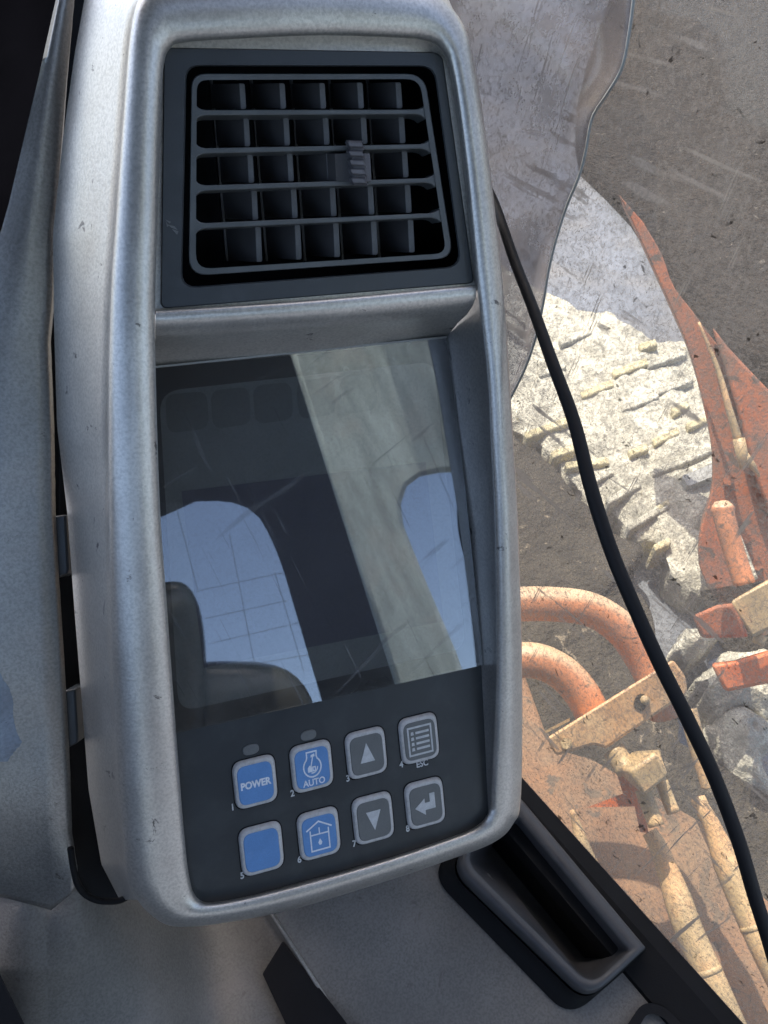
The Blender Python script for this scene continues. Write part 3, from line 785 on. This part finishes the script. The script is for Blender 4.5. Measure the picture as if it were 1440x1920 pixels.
bars = [((985, 816), (1068, 786), 1), ((1035, 852), (1085, 836), 1), ((1062, 872), (1142, 862), 1), ((1140, 938), (1202, 904), 0), ((1178, 988), (1254, 944), 0), ((1214, 682), (1288, 658), 0), ((1200, 650), (1232, 640), 1),
        ((1262, 772), (1292, 756), 1), ((1226, 828), (1274, 806), 1), ((1290, 798), (1345, 776), 1), ((1222, 886), (1345, 836), 0), ((1270, 892), (1345, 858), 0), ((1228, 1026), (1258, 1012), 1), ((1232, 955), (1256, 940), 1), ((1100, 905), (1150, 880), 0), ((1226, 735), (1300, 708), 0), ((1150, 700), (1215, 676), 1), ((1165, 765), (1235, 738), 0), ((1180, 850), (1216, 836), 1), ((1050, 640), (1110, 618), 0), ((1090, 740), (1150, 716), 1), ((1010, 700), (1060, 682), 0)]
Zk = ZP(-1.680)
for a, b, yel in bars:
    w = Vector((2.5, 6.5))
    q = [(a[0] - w[0], a[1] - w[1]), (b[0] - w[0], b[1] - w[1]), (b[0] + w[0], b[1] + w[1]), (a[0] + w[0], a[1] + w[1])]
    Acc().add(*g_prism([Zk(*p) for p in q], (0, 0, -.10))).build('grouser', 'yellow_mud' if yel else 'pale_mud', trk, bevel=.006)
Acc().add(*g_prism([ZP(-1.655)(*p) for p in rpoly([(1278, 892), (1350, 864), (1350, 888), (1290, 912)], 6)], (0, 0, -.05))).build('shoe_slot', 'steel_grey', trk)
for i, (pl, lab) in enumerate((([(1268, 1195), (1305, 1186), (1334, 1196), (1318, 1232), (1288, 1246), (1268, 1228)], 'small pale lump of sunlit mud beside the orange crossbar'),
                               ([(1326, 1250), (1400, 1210), (1480, 1240), (1500, 1330), (1440, 1340), (1378, 1332), (1345, 1345), (1310, 1290)], 'long pale mud lump under the red orange bar'),
                               ([(1345, 1345), (1385, 1330), (1436, 1340), (1440, 1400), (1400, 1430), (1440, 1470), (1400, 1490), (1360, 1450)], 'lowest pale sunlit mud lump right of the cable'))):
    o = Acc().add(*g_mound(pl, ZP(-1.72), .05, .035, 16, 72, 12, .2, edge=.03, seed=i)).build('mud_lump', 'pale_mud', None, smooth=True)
    tag(o, lab, 'mud lump', 'pale mud lumps')
# orange boom foot, curved left edge
boom = thing('boom_foot', P(1420, 1150, 1.95), 'curved orange boom foot smeared with dark dirt at right edge', 'boom')
bl_ = [(1160, 364), (1190, 425), (1216, 482), (1252, 562), (1290, 652), (1320, 760), (1336, 850), (1334, 925), (1316, 985), (1309, 1050), (1322, 1088), (1340, 1128), (1400, 1150)]
br_ = [(1500, 1150), (1480, 950), (1440, 800), (1385, 690), (1340, 640), (1300, 585), (1262, 535), (1240, 475), (1205, 415)]
loop = [Vector((p[0], p[1])) for p in catmull([(x, y, 0) for x, y in bl_], 50)] + [Vector((p[0], p[1])) for p in catmull([(x, y, 0) for x, y in br_], 36)]
Acc().add(*g_prism([P(x, y, 1.95) for x, y in loop], ray(1300, 800) * .12)).build('side_plate', 'orange_dirty', boom, bevel=.008)
Acc().add(*g_prism([P(x, y, 1.90) for x, y in [(1336, 612), (1365, 650), (1412, 700), (1470, 760), (1500, 1000), (1440, 960), (1412, 880), (1380, 760)]], ray(1300, 800) * .045)).build('rib', 'orange_dirty', boom, bevel=.008)
Acc().add(*g_tube(catmull([P(1310, 604, 1.88), P(1345, 690, 1.87), P(1368, 770, 1.86), P(1385, 828, 1.86)], 20), [.003 + .007 * i / 19 for i in range(20)], 8)).build('grease_rod', 'beige_paint', boom, smooth=True)
Acc().add(*g_tube([P(1385, 822, 1.85), P(1392, 856, 1.85), P(1392, 880, 1.85)], [.014, .014, .006], 8)).build('rod_fork', 'beige_paint', boom, smooth=True)
Acc().add(*g_tube([P(1392, 850, 1.85), P(1410, 872, 1.85), P(1424, 894, 1.85)], [.012, .009, .003], 8)).build('rod_fork', 'beige_paint', boom, smooth=True)
# post with ball top
post = thing('lever_post', P(1400, 1100, 1.6), 'orange post with rounded ball top in front of the boom foot', 'post')
Acc().add(*g_tube(catmull([P(1352, 940, 1.62), P(1354, 952, 1.62), P(1362, 985, 1.61), P(1378, 1040, 1.6), P(1396, 1096, 1.59)], 24), [.012, .020, .024, .023] + [.0215] * 20, 14)).build('shaft', 'orange_lit_side', post, smooth=True)
Acc().add(*g_hex([P(1370, 985, 1.66), P(1382, 985, 1.66), P(1422, 1085, 1.64), P(1396, 1098, 1.64)], [P(1370, 985, 1.69), P(1382, 985, 1.69), P(1422, 1085, 1.67), P(1396, 1098, 1.67)])).build('guide_plate', 'pale_mud', post, bevel=.003)
# clamp block and crossbars at the right
cl = thing('clamp_block', P(1420, 1180, 1.55), 'beige clamp block at the right edge below the ball post', 'clamp')
Acc().add(*g_hex([P(1368, 1128, 1.52), P(1470, 1072, 1.52), P(1500, 1150, 1.52), P(1410, 1196, 1.52)], [P(1390, 1120, 1.60), P(1480, 1062, 1.60), P(1520, 1150, 1.60), P(1426, 1196, 1.60)])).build('block', 'beige_paint', cl, bevel=.006)
Acc().add(*g_tube([P(1428, 1190, 1.54), P(1420, 1208, 1.54)], .012, 8)).build('bolt', 'beige_paint', cl, smooth=True)
for (q, lab, d) in (([(1298, 1154), (1345, 1134), (1380, 1130), (1405, 1195), (1315, 1196)], 'dark orange crossbar stub left of the clamp block', 1.72), ([(1334, 1246), (1380, 1240), (1500, 1205), (1510, 1268), (1360, 1298)], 'red orange crossbar at the right edge below the clamp', 1.66)):
    o = Acc().add(*g_prism([P(x, y, d) for x, y in q], ray(1300, 1200) * .10)).build('crossbar', 'orange_dirty' if d > 1.7 else 'orange', None, bevel=.008)
    tag(o, lab, 'crossbar', 'orange crossbars')
o = Acc().add(*g_prism([P(x, y, 1.95) for x, y in [(1310, 1100), (1440, 1080), (1520, 1500), (1430, 1330), (1345, 1200)]], ray(1300, 1200) * .08)).build('mounting_plate', 'deck_shade_mud', None, bevel=.01)
tag(o, 'dark muddy mounting plate behind the orange crossbars', 'plate')
# handrail with two bends
rail = thing('grab_rail', P(1200, 1340, 1.25), 'orange looped double grab rail beside the window', 'handrail')
def tubep(pts, r, n=50): return g_tube(catmull([P(*p) for p in pts], n), r, 16)
Acc().add(*tubep([(880, 1140, 1.25), (960, 1133, 1.25), (1040, 1133, 1.25), (1110, 1144, 1.25), (1165, 1180, 1.25), (1205, 1235, 1.25), (1232, 1290, 1.24), (1250, 1340, 1.24)], .028)).build('outer_bend', 'orange_lit_side', rail, smooth=True)
Acc().add(*tubep([(880, 1240, 1.22), (960, 1238, 1.22), (1010, 1240, 1.22), (1055, 1262, 1.22), (1090, 1300, 1.22), (1116, 1350, 1.22), (1124, 1375, 1.22)], .028)).build('inner_bend', 'orange_lit_side', rail, smooth=True)
# angled bracket plate
brk = thing('angled_bracket', P(1150, 1400, 1.2), 'speckled beige orange angled bracket plate across the rails', 'bracket')
q = rpoly([(1024, 1384), (1262, 1236), (1286, 1268), (1290, 1302), (1256, 1322), (1136, 1404), (1114, 1396), (1042, 1418)], [6, 8, 10, 10, 8, 4, 8, 10], 3)
Acc().add(*g_prism([P(x, y, 1.17) for x, y in q], ray(1150, 1330) * .03)).build('plate', 'bracket_paint', brk, bevel=.004)
Acc().add(*g_prism([P(x, y, 1.1685) for x, y in rpoly([(1186, 1322), (1194, 1302), (1210, 1300), (1214, 1326), (1200, 1336)], 8)], ray(1150, 1330) * .01)).build('hole', 'deck_shade_mud', brk)
Acc().add(*g_tube([P(1208, 1312, 1.175), P(1210, 1313, 1.158)], .007, 10)).build('rivet', 'beige_paint', brk, smooth=True)
Acc().add(*g_hex([P(1018, 1372, 1.18), P(1068, 1346, 1.18), P(1068, 1352, 1.18), P(1018, 1378, 1.18)], [P(1018, 1372, 1.2), P(1068, 1346, 1.2), P(1068, 1352, 1.2), P(1018, 1378, 1.2)])).build('edge_fin', 'beige_paint', brk)
for bx_, by_ in ((1062, 1394), (1256, 1268)):
    Acc().add(*g_tube([P(bx_, by_, 1.175), P(bx_, by_, 1.160)], .009, 6)).build('bolt', 'beige_paint', brk)
for bx_, by_ in ((1398, 1010), (1420, 1060), (1366, 900)):
    Acc().add(*g_tube([P(bx_, by_, 1.952), P(bx_, by_, 1.93)], .014, 6)).build('bolt', 'orange_dirty', boom)
# valve block with pipe stubs
vb = thing('valve_block', P(1210, 1480, 1.15), 'cream orange valve block with two pipe stubs below the bracket', 'valve')
Acc().add(*g_hex([P(1180, 1446, 1.12), P(1234, 1408, 1.12), P(1254, 1458, 1.12), P(1206, 1496, 1.12)], [P(1150, 1444, 1.19), P(1180, 1410, 1.19), P(1240, 1400, 1.19), P(1206, 1470, 1.19)])).build('block', 'beige_paint', vb, bevel=.006)
Acc().add(*tubep([(1150, 1405, 1.19), (1165, 1428, 1.18), (1176, 1445, 1.17)], .017, 10)).build('neck', 'beige_paint', vb, smooth=True)
Acc().add(*tubep([(1205, 1480, 1.16), (1220, 1520, 1.15), (1231, 1549, 1.14)], .012, 10)).build('pipe_stub', 'beige_paint', vb, smooth=True)
Acc().add(*tubep([(1240, 1465, 1.17), (1253, 1500, 1.16), (1263, 1524, 1.15)], .010, 10)).build('pipe_stub', 'beige_paint', vb, smooth=True)
Acc().add(*g_prism([P(x, y, 1.2) for x, y in [(1156, 1448), (1182, 1444), (1205, 1500), (1216, 1562), (1200, 1560), (1190, 1512), (1100, 1514), (1168, 1488)]], ray(1150, 1500) * .01)).build('gusset', 'orange', vb)
# pipes
for nm, pts, rads, lab in (('hydraulic_pipe', [(1218, 1560, 1.20), (1236, 1592, 1.19), (1262, 1660, 1.17), (1290, 1740, 1.14), (1330, 1830, 1.11), (1380, 1940, 1.08), (1400, 1990, 1.07)], [.012, .016, .021, .021, .021, .020, .020], 'cream hydraulic pipe running down from the valve block'),
                           ('hydraulic_pipe', [(1308, 1495, 1.26), (1318, 1518, 1.25), (1334, 1545, 1.24), (1362, 1615, 1.22), (1398, 1700, 1.19), (1440, 1790, 1.16), (1490, 1890, 1.14)], [.012, .014, .022, .022, .022, .022, .022], 'cream hydraulic pipe between the cable and the valve pipe'),
                           ('hydraulic_pipe', [(1290, 1330, 1.42), (1300, 1370, 1.41), (1312, 1420, 1.40), (1326, 1478, 1.39)], [.016, .016, .013, .010], 'short cream pipe end left of the cable above the other pipes')):
    pp = catmull([P(*p) for p in pts], 40)
    rr = [catmull([(0, 0, r) for r in rads], 40)[i][2] for i in range(40)]
    rr = [lin([(k / (len(rads) - 1), r) for k, r in enumerate(rads)], i / 39) for i in range(40)]
    o = Acc().add(*g_tube(pp, rr, 14)).build(nm, 'beige_paint', None, smooth=True); tag(o, lab, 'pipe', 'hydraulic pipes')
    for k in ((24,) if len(pts) > 5 else ()):
        Acc().add(*g_tube([pp[k], pp[k].lerp(pp[k + 1], .5), pp[k + 1]], [rr[k] * 1.02, rr[k] * 1.05, rr[k] * 1.03], 14)).build('collar', 'beige_paint', o, smooth=True)
o = Acc().add(*tubep([(1073, 1520, 1.12), (1082, 1550, 1.12), (1096, 1600, 1.11), (1118, 1660, 1.10), (1150, 1740, 1.09)], [.004 + .011 * min(1, i / 24) for i in range(50)])).build('pointed_bar', 'beige_paint', None, smooth=True)
tag(o, 'pointed cream orange bar next to the storage tray outside', 'bar')
o = Acc().add(*g_prism([ZP(-1.5)(x, y) for x, y in [(850, 1180), (985, 1262), (1035, 1400), (1110, 1420), (1230, 1490), (1320, 1540), (1400, 1650), (1560, 1790), (1560, 2060), (820, 2060)]], (0, 0, -.06))).build('fuel_tank_top', 'tank_dusty', None, bevel=.01)
tag(o, 'dusty orange brown tank top under the pipes outside', 'tank')

# ================================================================ cab behind the camera (seen mirrored in the screen, shades the dashboard)
def refl(px, py, dist):
    q = PAN(px, py, .0032); d = (q - CAM).normalized()
    r = d - 2 * d.dot(PAN.n) * PAN.n
    return q + r * dist
RC = (refl(560, 1000, 1) - PAN(560, 1000, .0032)).normalized()
def rp(px, py, dist):
    """mirrored pixel on a plane square to the mean mirror direction"""
    q = PAN(px, py, .0032); d = (q - CAM).normalized(); r = d - 2 * d.dot(PAN.n) * PAN.n
    q0 = PAN(560, 1000, .0032)
    return q + r * ((dist - (q - q0).dot(RC)) / r.dot(RC))
print('mirror dir', RC, 'pan n', PAN.n)
def rect(x0, x1, y0, y1, z): return [Vector((x0, y0, z)), Vector((x1, y0, z)), Vector((x1, y1, z)), Vector((x0, y1, z))]
ro, rh = (-.95, .52, -1.35, 1.15), (.06, .43, -.46, .02)          # roof outline sized for its shadow; unseen hatch added for sun on pillar
roof = Acc().add(*g_loft([rect(*rh, 3.16), rect(*ro, 3.16), rect(*ro, 3.24), rect(*rh, 3.24), rect(*rh, 3.16)], True)).build('cab_shade_roof', 'cab_dark', None)
roof['kind'] = 'structure'
RD = 1.25
rear = thing('rear_cab_frame', rp(400, 1500, RD), 'dark rear cab frame with grilled window, mirrored in the screen', 'cab frame')
o_l = catmull([(60, 300, 0), (340, 280, 0), (600, 300, 0), (690, 600, 0), (760, 1000, 0), (840, 1330, 0), (880, 1560, 0), (600, 1620, 0), (300, 1640, 0), (60, 1600, 0), (20, 1200, 0), (20, 700, 0)], 80, True)
h_l = rpoly([(140, 946), (470, 938), (520, 1030), (655, 1490), (140, 1540)], [50, 70, 60, 50, 50], 15)
h_l = catmull([(p[0], p[1], 0) for p in h_l], 80, True)
def align(a, b):
    best = min(range(len(b)), key=lambda k: sum((a[i] - b[(i + k) % len(b)]).length for i in range(0, len(a), 8)))
    return [b[(i + best) % len(b)] for i in range(len(b))]
h_l = align(o_l, h_l)
Acc().add(*g_loft([[rp(p[0], p[1], RD) for p in h_l], [rp(p[0], p[1], RD) for p in o_l], [rp(p[0], p[1], RD + .05) for p in o_l], [rp(p[0], p[1], RD + .05) for p in h_l], [rp(p[0], p[1], RD) for p in h_l]], True)).build('frame_panel', 'cab_dark', rear)
for a, b in (((325, 930), (372, 1112)), ((372, 1108), (530, 1074)), ((385, 1160), (540, 1126)), ((398, 1206), (560, 1168)), ((400, 1258), (590, 1226)), ((430, 1000), (480, 1260)), ((515, 1072), (570, 1260))):
    Acc().add(*g_tube([rp(*a, RD + .03), rp(*b, RD + .03)], .0006, 6)).build('grille_wire', 'steel_grey', rear)
pil = tag(Acc().add(*g_prism([rp(*p, .98) for p in [(500, 520), (920, 520), (925, 880), (830, 884), (790, 892), (764, 912), (753, 945), (758, 985), (800, 1090), (858, 1225), (880, 1290), (920, 1400), (780, 1400)]], RC * .05)).build('rear_pillar', 'cab_pale', None, bevel=.01),
          'pale rear cab pillar, mirrored as a light band in the screen', 'pillar')
def blob(c, hx, hy, depth, dist, e=2.6):
    o = rp(*c, dist); ex = (rp(c[0] + 10, c[1], dist) - o).normalized() * ((rp(c[0] + hx, c[1], dist) - o).length); ey = (rp(c[0], c[1] - hy, dist) - o); ez = RC * depth
    v, f = [], []; A, B = 32, 20
    sg = lambda x, p: math.copysign(abs(x) ** p, x)
    for i in range(B + 1):
        ph = -math.pi / 2 + math.pi * i / B
        for j in range(A):
            th = 2 * math.pi * j / A
            k = 2 / e
            v.append(o + ex * sg(math.cos(ph), k) * sg(math.cos(th), k) + ey * sg(math.sin(ph), k) + ez * sg(math.cos(ph), k) * sg(math.sin(th), k))
    for i in range(B):
        for j in range(A): f.append([i * A + j, i * A + (j + 1) % A, (i + 1) * A + (j + 1) % A, (i + 1) * A + j])
    return v, f
seat = thing('driver_seat', rp(380, 1600, .9), 'black leather driver seat with headrest, mirrored low in the screen', 'seat')
Acc().add(*blob((325, 1290), 62, 200, .05, .86)).build('headrest', 'leather', seat, smooth=True)
Acc().add(*blob((440, 1480), 165, 238, .07, .92, 3.2)).build('backrest', 'leather', seat, smooth=True)

floor = Acc().add(*g_prism([Vector((x, y, 1.42)) for x, y in ((-1.0, -1.3), (.20, -1.3), (.20, 1.1), (-1.0, 1.1))], (0, 0, -.06))).build('cab_shade_floor', 'cab_dark', None, bevel=.01)  # unseen floor, added to darken surfaces that face down
floor['kind'] = 'structure'

door = Acc().add(*g_prism([Vector((-.97, y, z)) for y, z in ((-1.2, 1.42), (1.0, 1.42), (1.0, 2.42), (-1.2, 2.42))], (-.05, 0, 0))).build('cab_shade_door', 'cab_dark', None, bevel=.01)  # unseen panel, added and sized to cut light from the left
door['label'] = 'dark unseen cab door panel, added to cut light from the left'; door['category'] = 'door'
